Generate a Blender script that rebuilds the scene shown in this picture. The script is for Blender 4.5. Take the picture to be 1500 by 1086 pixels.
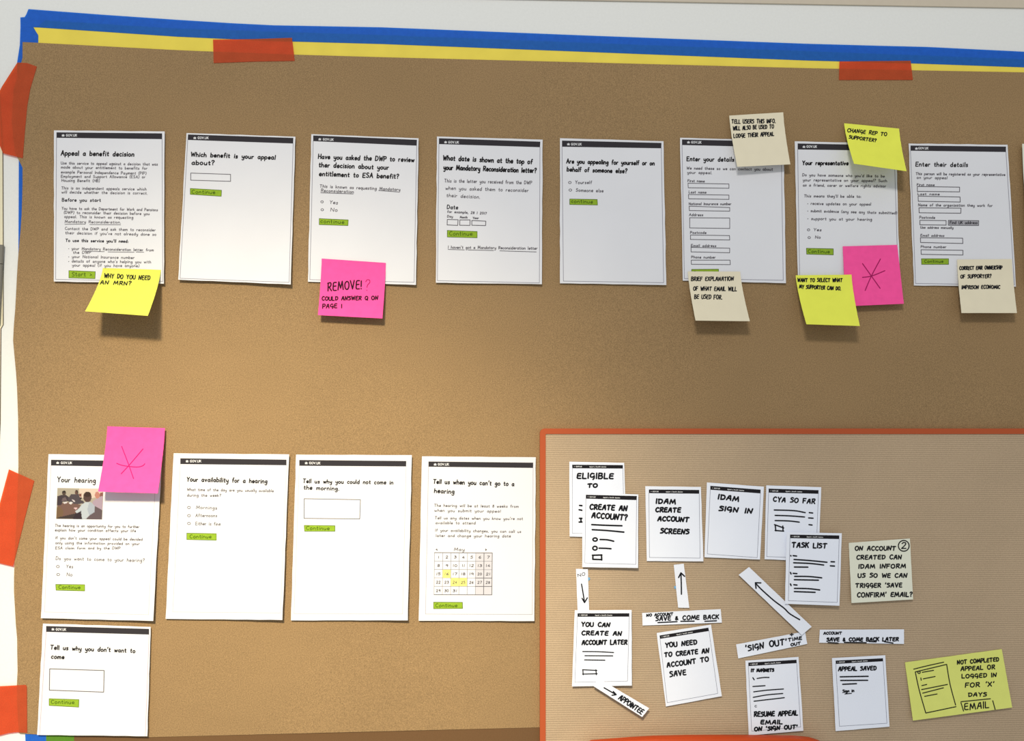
import bpy, math, random
import numpy as np
from mathutils import Matrix, Vector

scene = bpy.context.scene
for o in list(bpy.data.objects):
    bpy.data.objects.remove(o, do_unlink=True)
COL = scene.collection

# ------------------------------------------------------------------ camera
F, DIST, ZC = 1400.0, 1.2659, 1.45           # focal length (px of a 1500 px frame), metres from the wall, height
ya, pi_, ro = [math.radians(a) for a in (-3.5793, -5.0677, 0.3017)]
Rz = np.array([[math.cos(ro), -math.sin(ro), 0], [math.sin(ro), math.cos(ro), 0], [0, 0, 1]])
Rx = np.array([[1, 0, 0], [0, math.cos(pi_), -math.sin(pi_)], [0, math.sin(pi_), math.cos(pi_)]])
Ry = np.array([[math.cos(ya), 0, math.sin(ya)], [0, 1, 0], [-math.sin(ya), 0, math.cos(ya)]])
RR = Rz @ Rx @ Ry
MM = np.array([[1, 0, 0], [0, 0, -1], [0, 1, 0]], float)
WC = (RR @ MM)
cam_d = bpy.data.cameras.new('camera')
cam_d.sensor_width = 36.0
cam_d.lens = 36.0 * F / 1500.0
cam_d.clip_start = 0.01
cam = bpy.data.objects.new('camera', cam_d)
COL.objects.link(cam)
rot = WC.T @ np.diag([1, -1, -1])
cam.matrix_world = Matrix.Translation((0, -DIST, ZC)) @ Matrix(rot.tolist()).to_4x4()
scene.camera = cam

# ------------------------------------------------------------------ light
world = bpy.data.worlds.new('world'); scene.world = world
world.use_nodes = True
world.node_tree.nodes['Background'].inputs[0].default_value = (0.93, 0.97, 1.0, 1)
world.node_tree.nodes['Background'].inputs[1].default_value = 0.47

def look(o, tgt):
    d = Vector(tgt) - o.location
    o.rotation_euler = d.to_track_quat('-Z', 'Y').to_euler()

ld = bpy.data.lights.new('ceiling_light', 'AREA'); ld.shape = 'RECTANGLE'
ld.size, ld.size_y = 0.55, 0.35; ld.energy = 38; ld.color = (1.0, 0.97, 0.93)
lo = bpy.data.objects.new('ceiling_light', ld); COL.objects.link(lo)
lo.location = (-0.45, -2.7, ZC + 1.75); look(lo, (-0.1, 0, ZC))

sd = bpy.data.lights.new('ceiling_spotlight', 'SPOT'); sd.energy = 480; sd.color = (1.0, 0.86, 0.60)
sd.spot_size = math.radians(24.4); sd.spot_blend = 0.95; sd.shadow_soft_size = 0.16
so = bpy.data.objects.new('ceiling_spotlight', sd); COL.objects.link(so)
so.location = (-0.6, -2.6, ZC + 1.5); look(so, (-0.23, 0, ZC - 0.29))

vs = scene.view_settings
vs.view_transform = 'Standard'; vs.look = 'None'; vs.gamma = 1.0; vs.exposure = 0.0
vs.use_curve_mapping = False

# ------------------------------------------------------------------ geometry helpers
CAM = np.array([0, -DIST, ZC])
def at(px, py, lift=0.0):
    """point lying `lift` metres in front of the wall, at wall-chart coordinate px, py"""
    d = WC.T @ np.array([(px - 750) / F, (py - 543) / F, 1.0])
    t = (DIST - lift) / d[1]
    return CAM + d * t

def lin(r, g, b):
    f = lambda c: (c / 255 / 12.92) if c / 255 <= 0.04045 else ((c / 255 + 0.055) / 1.055) ** 2.4
    return (f(r), f(g), f(b), 1)

MATS = {}
def mat(name, col, rough=0.85, noise=None, bump=None, spec=0.2, trans=None):
    """col sRGB; noise=(scale, amount) value mottling; bump=(scale, strength, dist); trans=(amount, tint)"""
    if name in MATS: return MATS[name]
    m = bpy.data.materials.new(name); m.use_nodes = True
    nt = m.node_tree; N = nt.nodes; L = nt.links
    b = N['Principled BSDF']
    b.inputs['Base Color'].default_value = lin(*col)
    b.inputs['Roughness'].default_value = rough
    b.inputs['Specular IOR Level'].default_value = spec
    tc = N.new('ShaderNodeTexCoord')
    if noise:
        last = None
        for k, (sc, am) in enumerate(noise):
            nz = N.new('ShaderNodeTexNoise'); nz.inputs['Scale'].default_value = sc
            nz.inputs['Detail'].default_value = 3
            L.new(tc.outputs['Object'], nz.inputs['Vector'])
            mr = N.new('ShaderNodeMapRange')
            mr.inputs[1].default_value = 0.25; mr.inputs[2].default_value = 0.75
            mr.inputs[3].default_value = 1 - am; mr.inputs[4].default_value = 1 + am
            L.new(nz.outputs['Fac'], mr.inputs[0])
            if last is None: last = mr.outputs[0]
            else:
                mu = N.new('ShaderNodeMath'); mu.operation = 'MULTIPLY'
                L.new(last, mu.inputs[0]); L.new(mr.outputs[0], mu.inputs[1]); last = mu.outputs[0]
        vm = N.new('ShaderNodeVectorMath'); vm.operation = 'SCALE'
        vm.inputs[0].default_value = lin(*col)[:3]
        L.new(last, vm.inputs['Scale']); L.new(vm.outputs[0], b.inputs['Base Color'])
    if bump:
        nz = N.new('ShaderNodeTexNoise'); nz.inputs['Scale'].default_value = bump[0]
        nz.inputs['Detail'].default_value = 3
        L.new(tc.outputs['Object'], nz.inputs['Vector'])
        bp = N.new('ShaderNodeBump'); bp.inputs['Strength'].default_value = bump[1]
        bp.inputs['Distance'].default_value = bump[2]
        L.new(nz.outputs['Fac'], bp.inputs['Height']); L.new(bp.outputs[0], b.inputs['Normal'])
    if trans:
        out = N['Material Output']; mx = N.new('ShaderNodeMixShader'); tr = N.new('ShaderNodeBsdfTransparent')
        tr.inputs[0].default_value = lin(*trans[1]); mx.inputs[0].default_value = trans[0]
        L.new(b.outputs[0], mx.inputs[1]); L.new(tr.outputs[0], mx.inputs[2]); L.new(mx.outputs[0], out.inputs[0])
    MATS[name] = m
    return m

def mesh_obj(name, verts, faces, m, parent=None, origin=(0, 0, 0), smooth=False, midx=None):
    me = bpy.data.meshes.new(name)
    o0 = np.array(origin, float)
    me.from_pydata([tuple(np.array(v) - o0) for v in verts], [], faces)
    ms = m if isinstance(m, (list, tuple)) else [m]
    for q in ms: me.materials.append(q)
    if midx: me.polygons.foreach_set('material_index', midx)
    if smooth: me.polygons.foreach_set('use_smooth', [True] * len(me.polygons))
    me.update()
    o = bpy.data.objects.new(name, me); COL.objects.link(o)
    if parent is not None: o.parent = parent
    else: o.location = tuple(o0)
    return o

def tag(o, label, cat, group=None):
    o['label'] = label; o['category'] = cat
    if group: o['group'] = group
    return o

def box(x0, x1, y0, y1, z0, z1):
    v = [(x, y, z) for x in (x0, x1) for y in (y0, y1) for z in (z0, z1)]
    f = [(0, 1, 3, 2), (4, 6, 7, 5), (0, 4, 5, 1), (2, 3, 7, 6), (0, 2, 6, 4), (1, 5, 7, 3)]
    return v, f

def slab(poly, front, thick):
    """prism from a chart polygon, its front `front` m off the wall"""
    n = len(poly)
    fr = [at(x, y, front) for x, y in poly]
    v = fr + [p + np.array([0, thick, 0]) for p in fr]
    f = [tuple(range(n))[::-1], tuple(range(n, 2 * n))]
    for i in range(n):
        j = (i + 1) % n; f.append((i, j, n + j, n + i))
    return v, f

class View:
    """reads coordinates measured in an enlarged view of the wall"""
    def __init__(s, ox, oy, k): s.ox, s.oy, s.k = ox, oy, k
    def __call__(s, x, y): return (s.ox + x / s.k, s.oy + y / s.k)

# ------------------------------------------------------------------ stroke alphabets
G = {}
def g(ch, w, s):
    st = []
    for p in s.split('/'):
        sm = p.startswith('~'); n = [float(q) for q in p.strip('~').split()]
        st.append((sm, [(n[i], n[i + 1]) for i in range(0, len(n), 2)]))
    G[ch] = (w, st)
g('A',6,'0 0 3 10 6 0/1.2 3.6 4.8 3.6'); g('B',5.4,'0 0 0 10/~0 10 4 9.6 4.3 7 3 5.4 .3 5.2/~.3 5.2 4.4 4.8 5.2 2.4 3.8 .2 0 0')
g('C',5.4,'~5.4 8.6 3.6 10 1.2 8.6 0 5 1 1.4 3.4 0 5.4 1.4'); g('D',6,'0 0 0 10/~0 10 3.6 9.6 5.8 6 5 2 2.6 .2 0 0')
g('E',5,'5 10 0 10 0 0 5 0/0 5.2 4.2 5.2'); g('F',5,'5 10 0 10 0 0/0 5.2 4 5.2')
g('G',6,'~5.6 8.6 3.6 10 1.2 8.6 0 5 1.2 1 3.6 0 5.6 1.4 5.8 4/5.8 4.4 3.4 4.4'); g('H',5.5,'0 0 0 10/5.5 0 5.5 10/0 5 5.5 5')
g('I',.6,'.3 0 .3 10'); g('J',4,'~4 10 4 3 3 .4 1.2 0 0 1.8'); g('K',5.2,'0 0 0 10/5 10 0 4.4/1.6 6 5.2 0'); g('L',4.8,'0 10 0 0 4.8 0')
g('M',8,'0 0 1.2 10 4 1.8 6.8 10 8 0'); g('N',5.8,'0 0 0 10 5.8 0 5.8 10'); g('O',6.4,'~3.2 10 .8 8.4 0 5 1 1.4 3.2 0 5.4 1.4 6.4 5 5.6 8.6 3.2 10')
g('P',5,'0 0 0 10/~0 10 4 9.6 5 7.4 4 5 0 4.6'); g('Q',6.6,'~3.2 10 .8 8.4 0 5 1 1.4 3.2 0 5.4 1.4 6.4 5 5.6 8.6 3.2 10/4 2.6 6.6 -1')
g('R',5.4,'0 0 0 10/~0 10 4 9.6 5 7.6 4 5.4 0 5/2.4 5 5.4 0'); g('S',5,'~4.8 8.8 2.6 10 .4 8.4 .8 6.2 4 4.4 4.8 2.2 3 .1 0 1')
g('T',6,'0 10 6 10/3 10 3 0'); g('U',5.6,'~0 10 0 3 1.2 .3 2.8 0 4.6 .6 5.6 3 5.6 10'); g('V',6,'0 10 3 0 6 10'); g('W',8,'0 10 1.8 0 4 7.6 6.2 0 8 10')
g('X',5.6,'0 10 5.6 0/5.6 10 0 0'); g('Y',5.6,'0 10 2.8 5 5.6 10/2.8 5 2.8 0'); g('Z',5,'0 10 5 10 0 0 5 0')
g('a',4.7,'~4.2 4.6 2.4 5.8 .4 4.2 .2 1.6 1.8 0 3.6 1.2 4.2 4.6/~4.2 5.4 4.2 1.4 4.9 .2'); g('b',4.4,'0 10 0 0/~0 3.6 1.8 5.8 4 4.8 4.4 2.4 2.8 .1 0 1.2')
g('c',4,'~4 4.8 2.2 5.8 .3 4 .3 1.6 2 0 4 .9'); g('d',4.6,'~4.2 4.4 2.4 5.8 .4 4.2 .2 1.6 1.8 0 3.6 1.2 4.2 3/4.3 10 4.3 0')
g('e',4.3,'~.3 2.8 4.2 3.2 3.6 5.4 2 5.8 .3 4 .4 1.3 2.2 0 4.3 1'); g('f',3.2,'~3.4 9.4 2.2 10 1.4 8.6 1.3 5 1.3 0/0 5.4 3 5.4')
g('g',4.5,'~4.2 4.6 2.4 5.8 .4 4.2 .4 1.8 2 .6 3.6 1.6 4.2 4.6/~4.3 5.5 4.3 -2 3.2 -4 1.4 -4 .2 -3'); g('h',4.2,'0 10 0 0/~0 3.6 1.8 5.6 3.6 5 4.1 3 4.2 0')
g('i',.6,'.3 5.4 .3 0/.2 7.9 .5 8.3'); g('j',2,'~1.6 5.4 1.6 -2 .8 -4 -.6 -3.6/1.5 7.9 1.8 8.3'); g('k',4,'0 10 0 0/3.6 5.4 0 2.4/1.4 3.4 4 0')
g('l',.6,'.3 10 .3 0'); g('m',6.6,'0 5.4 0 0/~0 3.8 1.6 5.6 3 4.8 3.2 0/~3.2 3.8 4.8 5.6 6.3 4.8 6.5 0'); g('n',4.2,'0 5.4 0 0/~0 3.6 1.8 5.6 3.6 5 4 3 4.1 0')
g('o',4.4,'~2.2 5.7 .4 4.6 0 2.6 1 .3 2.4 0 4 1.2 4.4 3.2 3.4 5.2 2.2 5.7'); g('p',4.4,'0 5.4 0 -4/~0 3.8 1.8 5.8 4 4.8 4.4 2.4 2.8 .1 0 1.2')
g('q',4.5,'~4.2 4.6 2.4 5.8 .4 4.2 .2 1.6 1.8 0 3.6 1.2 4.2 4.6/4.3 5.5 4.3 -4'); g('r',3,'0 5.4 0 0/~0 3.4 1.2 5.2 3 5.4')
g('s',3.5,'~3.4 5 1.8 5.7 .4 4.6 1.2 3.2 3 2.4 3.2 .8 1.6 0 0 .6'); g('t',3.2,'~1.3 8.4 1.3 1.6 2 .2 3.2 .6/0 5.6 3 5.6')
g('u',4.4,'~0 5.4 0 1.8 1.2 .1 2.8 .3 4 2.4/4.1 5.4 4.2 0'); g('v',4,'0 5.4 2 0 4 5.4'); g('w',6,'0 5.4 1.4 0 3 4.4 4.6 0 6 5.4')
g('x',4,'0 5.4 4 0/4 5.4 0 0'); g('y',4.2,'~0 5.4 .4 2 2 1 4 2.6/~4.2 5.4 4 -1.8 2.6 -4 .4 -3.4'); g('z',4,'0 5.4 4 5.4 0 0 4 0')
g('0',5,'~2.5 9 .4 7 0 4.5 .6 1.6 2.5 0 4.4 1.6 5 4.5 4.4 7.4 2.5 9'); g('1',1,'.5 9 .5 0'); g('2',4.6,'~.2 7.4 1.4 9 3.6 8.8 4 6.6 2.4 3.4 0 0/0 0 4.6 0')
g('3',4.4,'~.3 8.4 2.4 9.2 3.9 7.6 1.6 5/~1.6 5 4.2 4.2 4.2 1.4 2 0 0 .8'); g('4',4.8,'3.2 9 0 2.8 4.8 2.8/3.4 5 3.2 0'); g('5',4.4,'4.2 9 .6 9 .4 5.4/~.4 5.4 2.6 5.8 4.2 4 3.8 1.4 1.8 0 0 .8')
g('6',4.4,'~3.6 9 1.2 6.6 .1 3 1.4 .1 3.4 .2 4.2 2.4 3 4.4 .4 3'); g('7',4.4,'0 9 4.4 9 1.6 0'); g('8',4.4,'~2.2 9 .4 7.4 1.4 5.2 3.8 3.6 4.2 1.4 2.2 0 .3 1.4 .8 3.6 3.4 5.4 4 7.4 2.2 9')
g('9',4.4,'~4 7.4 2.2 9 .4 7.6 .4 5.4 2 4.4 4 6 4.1 7.8/4.1 8 4 0')
g('?',4,'~0 8.2 1.2 10 3.4 9.8 4 7.6 2 5 1.8 3/1.7 .5 2 .1'); g('!',.8,'.6 10 .3 3/.1 .5 .4 .1'); g('.',.6,'.1 .4 .5 .1'); g(',',.8,'.6 .6 0 -1.4')
g("'",1,'.8 10.4 .3 7.8'); g('(',2,'~2 10.6 .4 7.6 .2 3 1.8 -1.4'); g(')',2,'~0 10.6 1.7 7.6 1.8 3 .2 -1.4'); g(':',.6,'.1 .4 .5 .1/.1 4.4 .5 4.1')
g('+',4.4,'2.2 5.6 2.2 1.2/0 3.4 4.4 3.4'); g('&',5.6,'~5 .6 1.4 5.6 1.4 8 2.8 8.6 3.6 7 .8 3.6 .6 1.2 2.4 0 4.6 3.2'); g('>',3.6,'0 6 3.6 3.4 0 .8')
g('-',3.6,'0 3.6 3.6 3.6'); g('*',1.4,'.2 3 1.2 3/.2 3.6 1.2 3.6')
# marker-hand variants used by the block capitals
M = {}
def gm(ch, w, s):
    global G
    keep = G; G = {}; g(ch, w, s); M.update(G); G = keep
gm('A',6,'0 0 2.6 9 4.4 9.6 5.6 0/.8 4 5.6 3.4'); gm('E',5,'~5 9.6 1 9.4 .2 5 .4 .6 5 .2/.4 5.2 4.4 5.4'); gm('R',5.8,'.4 0 .8 9/~0 9.4 4.6 9.8 5 7 3.4 5 1 4.6/2 4.8 5.8 0')
gm('N',6,'0 0 .6 9.4 4.8 .4 6 10'); gm('T',6.4,'~0 9 3 9.8 6.4 9.4/3.2 9.6 2.8 0'); gm('S',5,'~5 9 2 9.8 .3 7.8 2.4 5.8 4.8 4.2 4.2 1.2 0 .2')
gm('D',6,'.8 0 .6 9.4/~0 9.4 4.4 9 6 5.6 4.6 1.2 .6 0'); gm('M',8,'0 0 1.4 9.4 4 2 6.6 9.8 8 .2'); gm('G',5.8,'~5 9 2 9.8 .2 6.6 .6 3.4 3.4 3 5.2 5.2/~5.4 5.6 5.4 1 4 -1.4')

def smooth(pts, sub=4):
    if len(pts) < 3: return pts
    P = [pts[0]] + pts + [pts[-1]]; out = []
    for i in range(1, len(P) - 2):
        p0, p1, p2, p3 = P[i-1], P[i], P[i+1], P[i+2]
        for k in range(sub):
            t = k / sub
            out.append(tuple(0.5 * ((2*p1[j]) + (-p0[j]+p2[j])*t + (2*p0[j]-5*p1[j]+4*p2[j]-p3[j])*t*t + (-p0[j]+3*p1[j]-3*p2[j]+p3[j])*t**3) for j in (0, 1)))
    out.append(pts[-1]); return out

def layout(text, p0, p1, cap, slant=0.06, jit=0.25, hand='print', rnd=None, sub=3, gap=2.5, sp=7.0):
    """polylines (chart coordinates) for `text` with its baseline running p0 -> p1"""
    rnd = rnd or random.Random(text)
    adv, items = 0.0, []
    for ch in text:
        if ch == ' ': adv += sp; continue
        w, st = (M.get(ch) if hand == 'marker' else None) or G.get(ch) or G['-']
        items.append((adv, w, st)); adv += w + gap
    adv -= gap
    dx, dy = p1[0] - p0[0], p1[1] - p0[1]; ln = math.hypot(dx, dy); ux, uy = dx / ln, dy / ln
    sx, sy = ln / adv, cap / 10.0
    out = []
    for a, w, st in items:
        jy = rnd.uniform(-jit, jit); js = 1 + rnd.uniform(-.05, .05) * min(1, jit * 4); sl = slant + rnd.uniform(-.04, .04) * min(1, jit * 4)
        for sm, pts in st:
            q = smooth(pts, sub) if sm else pts
            o = []
            for x, y in q:
                y2 = y * js + jy
                lx = (a + x + sl * y2) * sx; ly = -y2 * sy
                o.append((p0[0] + ux * lx - uy * ly, p0[1] + uy * lx + ux * ly))
            out.append(o)
    return out

# ------------------------------------------------------------------ a piece of paper
class Paper:
    """quad (TL,TR,BR,BL chart corners) with a lift profile; everything written on it follows its surface"""
    def __init__(s, name, quad, m, base=0.003, right=0.0, bottom=0.0, left=0.0, top=0.0, curl=0.0, power=1.7,
                 thick=0.00022, nu=10, nv=14, wob=0.0004, seed=0, rag=0.35, drift=1):
        s.drift = drift
        s.q = quad; s.base, s.r, s.b, s.l, s.t, s.c, s.pw = base, right, bottom, left, top, curl, power
        s.wob = wob; s.seed = seed
        s.name = name
        rnd = random.Random(seed + 7)
        V = []
        for j in range(nv + 1):
            for i in range(nu + 1):
                u, v = i / nu, j / nv
                x, y = s.uv(u, v)
                if i in (0, nu) and 0 < j < nv: x += rnd.uniform(-rag, rag)
                if j in (0, nv) and 0 < i < nu: y += rnd.uniform(-rag, rag) * .7
                V.append(at(x, y, s.lift(u, v)))
        n = len(V); W = nu + 1
        V += [p + np.array([0, thick, 0]) for p in V]
        Fc = []
        for j in range(nv):
            for i in range(nu):
                a = j * W + i
                Fc.append((a, a + W, a + W + 1, a + 1)); Fc.append((n + a, n + a + 1, n + a + W + 1, n + a + W))
        for i in range(nu):
            a = i; Fc.append((a, a + 1, n + a + 1, n + a)); a = nv * W + i; Fc.append((a, n + a, n + a + 1, a + 1))
        for j in range(nv):
            a = j * W; Fc.append((a, n + a, n + a + W, a + W)); a = j * W + nu; Fc.append((a, a + W, n + a + W, n + a))
        s.org = at(*s.uv(.5, .5), s.lift(.5, .5))
        s.o = mesh_obj(name, V, Fc, m, None, s.org, smooth=False)
    def uv(s, u, v):
        a, b, c, d = s.q
        if s.drift != 1:                                     # a note bends away below its glued strip
            w = (max(v, 0) ** s.drift) if v < 1 else v
            return ((1-u)*(a[0]+(d[0]-a[0])*w) + u*(b[0]+(c[0]-b[0])*w), (1-u)*(1-v)*a[1] + u*(1-v)*b[1] + u*v*c[1] + (1-u)*v*d[1])
        return ((1-u)*(1-v)*a[0] + u*(1-v)*b[0] + u*v*c[0] + (1-u)*v*d[0], (1-u)*(1-v)*a[1] + u*(1-v)*b[1] + u*v*c[1] + (1-u)*v*d[1])
    def inv(s, x, y):
        u = v = .5
        for _ in range(6):
            px, py = s.uv(u, v); e = 1e-4
            ax, ay = s.uv(u + e, v); bx, by = s.uv(u, v + e)
            j = ((ax-px)/e, (bx-px)/e, (ay-py)/e, (by-py)/e); det = j[0]*j[3] - j[1]*j[2]
            rx, ry = x - px, y - py
            u += (j[3]*rx - j[1]*ry)/det; v += (-j[2]*rx + j[0]*ry)/det
        return u, v
    def lift(s, u, v):
        u = min(max(u, 0), 1); v = min(max(v, 0), 1)
        w = s.wob * (math.sin(u * 5.1 + s.seed) * math.sin(v * 4.3 + s.seed * 1.7) + 1)
        return s.base + s.r*u**3 + s.l*(1-u)**3 + s.b*v**3 + s.t*(1-v)**3 + s.c*v**s.pw + w
    def P(s, x, y, eps):
        u, v = s.inv(x, y); return at(x, y, s.lift(u, v) + eps)
    def part(s, name, V, Fc, m, label=None, parent=None, midx=None):
        o = mesh_obj(name, V, Fc, m, parent or s.o, s.org, midx=midx)
        if label: o['label'] = label
        return o
    def ribbons(s, lines, w, eps):
        V, Fc = [], []
        cut = []
        for ln in lines:
            cur = [ln[0]]
            for i in range(1, len(ln)):
                cur.append(ln[i])
                if i < len(ln) - 1:
                    e = (ln[i][0]-ln[i-1][0], ln[i][1]-ln[i-1][1]); f_ = (ln[i+1][0]-ln[i][0], ln[i+1][1]-ln[i][1])
                    if (e[0]*f_[0]+e[1]*f_[1]) < .35*math.hypot(*e)*math.hypot(*f_): cut.append(cur); cur = [ln[i]]
            cut.append(cur)
        for ln in cut:
            P = [ln[0]]
            for p in ln[1:]:
                if math.hypot(p[0]-P[-1][0], p[1]-P[-1][1]) > 1e-3: P.append(p)
            if len(P) < 2: P = [ln[0], (ln[0][0] + w*.4, ln[0][1])]
            # subdivide long runs so that they hug the sheet
            Q = [P[0]]
            for p in P[1:]:
                d = math.hypot(p[0]-Q[-1][0], p[1]-Q[-1][1]); k = max(1, int(d / 14)); a = Q[-1]
                for i in range(1, k + 1): Q.append((a[0]+(p[0]-a[0])*i/k, a[1]+(p[1]-a[1])*i/k))
            P = Q; n = len(P); h = w / 2
            d0 = (P[1][0]-P[0][0], P[1][1]-P[0][1]); l0 = math.hypot(*d0)
            d1 = (P[-1][0]-P[-2][0], P[-1][1]-P[-2][1]); l1 = math.hypot(*d1)
            rows = [((P[0][0]-d0[0]/l0*h*.9, P[0][1]-d0[1]/l0*h*.9), d0, h*.45)]
            for i in range(n):
                a = P[max(i-1, 0)]; b = P[min(i+1, n-1)]
                d = (b[0]-a[0], b[1]-a[1]); hh = h
                if 0 < i < n-1:
                    e = (P[i][0]-a[0], P[i][1]-a[1]); f_ = (b[0]-P[i][0], b[1]-P[i][1])
                    c = (e[0]*f_[0]+e[1]*f_[1])/(math.hypot(*e)*math.hypot(*f_)+1e-9)
                    if c < -.3: d = e
                    else: hh = h / max(.6, math.sqrt((1+c)/2))
                if math.hypot(*d) < 1e-6: d = (1, 0)
                rows.append((P[i], d, hh))
            rows.append(((P[-1][0]+d1[0]/l1*h*.9, P[-1][1]+d1[1]/l1*h*.9), d1, h*.45))
            b0 = len(V)
            for (x, y), d, hh in rows:
                L_ = math.hypot(*d); nx, ny = -d[1]/L_*hh, d[0]/L_*hh
                V.append(s.P(x+nx, y+ny, eps)); V.append(s.P(x-nx, y-ny, eps))
            for i in range(len(rows) - 1):
                a = b0 + 2*i; Fc.append((a, a+1, a+3, a+2))
        return V, Fc
    def ink(s, name, lines, w, m, eps=0.00025, label=None, parent=None):
        V, Fc = s.ribbons(lines, w, eps); return s.part(name, V, Fc, m, label, parent)
    def patch(s, name, quad, m, eps=0.00015, label=None, nu=8, nv=2, parent=None, rag=0.0):
        a, b, c, d = quad; V, Fc = [], []; rnd = random.Random(name + str(a))
        for j in range(nv+1):
            for i in range(nu+1):
                u, v = i/nu, j/nv
                x = (1-u)*(1-v)*a[0]+u*(1-v)*b[0]+u*v*c[0]+(1-u)*v*d[0]; y = (1-u)*(1-v)*a[1]+u*(1-v)*b[1]+u*v*c[1]+(1-u)*v*d[1]
                if rag and (j in (0, nv) or i in (0, nu)): x += rnd.uniform(-rag, rag); y += rnd.uniform(-rag, rag)
                V.append(s.P(x, y, eps))
        for j in range(nv):
            for i in range(nu):
                k = j*(nu+1)+i; Fc.append((k, k+nu+1, k+nu+2, k+1))
        return s.part(name, V, Fc, m, label, parent)

# ------------------------------------------------------------------ materials
BLACK = mat('black_ink', (26, 24, 26)); DARK = mat('dark_pen_ink', (58, 56, 62)); GREY = mat('grey_pen_ink', (98, 94, 100))
MARKER = mat('black_marker_ink', (18, 20, 26)); LINE = mat('printed_frame_grey', (150, 148, 158)); BAR = mat('printed_header_charcoal', (52, 49, 53))
BARK = mat('printed_header_black', (30, 28, 32)); WHITEINK = mat('white_print', (235, 235, 235)); GREENPEN = mat('dark_green_ink', (72, 98, 22))
MAGENTA = mat('magenta_ink', (160, 20, 90))
GREEN = mat('green_highlighter', (142, 174, 46), noise=[(260, .10)])
PAPER = mat('white_paper', (226, 226, 229), noise=[(14, .02)], bump=(9, .25, .004))
CARD = mat('white_card', (240, 244, 254), noise=[(20, .015)])
YEL = mat('yellow_note_paper', (220, 222, 92), noise=[(60, .03)]); YEL2 = mat('pale_yellow_note_paper', (228, 232, 124), noise=[(60, .03)])
YEL3 = mat('lime_yellow_note_paper', (236, 240, 90), noise=[(60, .03)])
BEI = mat('cream_note_paper', (232, 222, 194), noise=[(60, .02)]); BEI2 = mat('ivory_note_paper', (234, 234, 214), noise=[(60, .02)])
PINK = mat('pink_note_paper', (254, 86, 160), noise=[(120, .05)])
KRAFT = mat('smooth_brown_paper', (151, 123, 86), noise=[(700, .26), (1900, .3), (5, .05)], bump=(7, .5, .012), rough=.8)
KRAFTD = mat('dark_brown_paper', (108, 80, 52), noise=[(900, .10)])
YPAP = mat('yellow_backing_paper', (237, 215, 88), noise=[(25, .06)], bump=(20, .3, .004))
BLUE = mat('blue_masking_tape', (62, 138, 222), noise=[(150, .08), (1200, .12)], trans=(.6, (58, 182, 249)), rough=.6)
ORANGE = mat('orange_masking_tape', (243, 130, 80), noise=[(60, .08), (900, .12)], trans=(.7, (240, 137, 60)), rough=.6)
GREENTAPE = mat('green_tape', (84, 128, 38), noise=[(150, .06)])
WALL = mat('white_painted_wall', (231, 231, 226), noise=[(300, .02)], bump=(260, .15, .001))
TRIM = mat('beige_painted_trim', (204, 192, 172), noise=[(200, .02)])
FRAME = mat('burnt_orange_frame', (180, 84, 46), rough=.6)
STEEL = mat('hinge_steel', (120, 116, 106), rough=.45, spec=.5)

# ribbed kraft: real horizontal ribs in relief plus the shade of their troughs put into the colour
def ribbed():
    m = mat('ribbed_brown_paper', (187, 163, 133), noise=[(600, .12), (6, .06)], rough=.7)
    N = m.node_tree.nodes; L = m.node_tree.links; b = N['Principled BSDF']
    tc = N.new('ShaderNodeTexCoord'); wv = N.new('ShaderNodeTexWave'); wv.bands_direction = 'Z'
    wv.inputs['Scale'].default_value = 112; wv.inputs['Distortion'].default_value = .5; wv.inputs['Detail Scale'].default_value = 4
    L.new(tc.outputs['Object'], wv.inputs['Vector'])
    src = b.inputs['Base Color'].links[0].from_socket
    mr = N.new('ShaderNodeMapRange'); mr.inputs[3].default_value = .84; mr.inputs[4].default_value = 1.08
    L.new(wv.outputs['Fac'], mr.inputs[0])
    vm = N.new('ShaderNodeVectorMath'); vm.operation = 'SCALE'
    L.new(src, vm.inputs[0]); L.new(mr.outputs[0], vm.inputs['Scale']); L.new(vm.outputs[0], b.inputs['Base Color'])
    bp = N.new('ShaderNodeBump'); bp.inputs['Strength'].default_value = .35; bp.inputs['Distance'].default_value = .0006
    L.new(wv.outputs['Fac'], bp.inputs['Height'])
    n2 = N.new('ShaderNodeTexNoise'); n2.inputs['Scale'].default_value = 9; n2.inputs['Detail'].default_value = 3
    L.new(tc.outputs['Object'], n2.inputs['Vector'])
    b2 = N.new('ShaderNodeBump'); b2.inputs['Strength'].default_value = .5; b2.inputs['Distance'].default_value = .012
    L.new(n2.outputs['Fac'], b2.inputs['Height']); L.new(bp.outputs[0], b2.inputs['Normal']); L.new(b2.outputs[0], b.inputs['Normal'])
    return m
RIB = ribbed()

# ------------------------------------------------------------------ the setting
def struct(name, V, Fc, m):
    o = mesh_obj(name, V, Fc, m); o['kind'] = 'structure'; return o
V, Fc = box(-2.2, 2.2, 0.0002, .06, .0, 2.9); struct('wall_back', V, Fc, WALL)
edge = [(-30, -600), (-6, 60), (3.4, 225), (4.0, 360), (4.0, 476), (.6, 482), (-.5, 620), (-4, 700), (-4, 1700)]
V, Fc = slab([(-1200, -600)] + edge + [(-1200, 1700)], .0010, .0007); struct('door_1', V, Fc, mat('cream_painted_door', (232, 222, 190), noise=[(200, .02)]))
V, Fc = slab([(-1190, -590)] + [(x+1.3, y) for x, y in edge] + [(-1190, 1690)], .0003, .0003); struct('door_gap_shade', V, Fc, mat('gap_shade_brown', (92, 82, 66)))  # dark strip along the door edge, the gap's shade put into its colour
V = [at(-1150, -35, .0025), at(2400, 27, .0025), at(2400, -190, .0025), at(-1150, -230, .0025)]
V += [p + np.array([0, .0027, 0]) for p in V]
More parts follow.
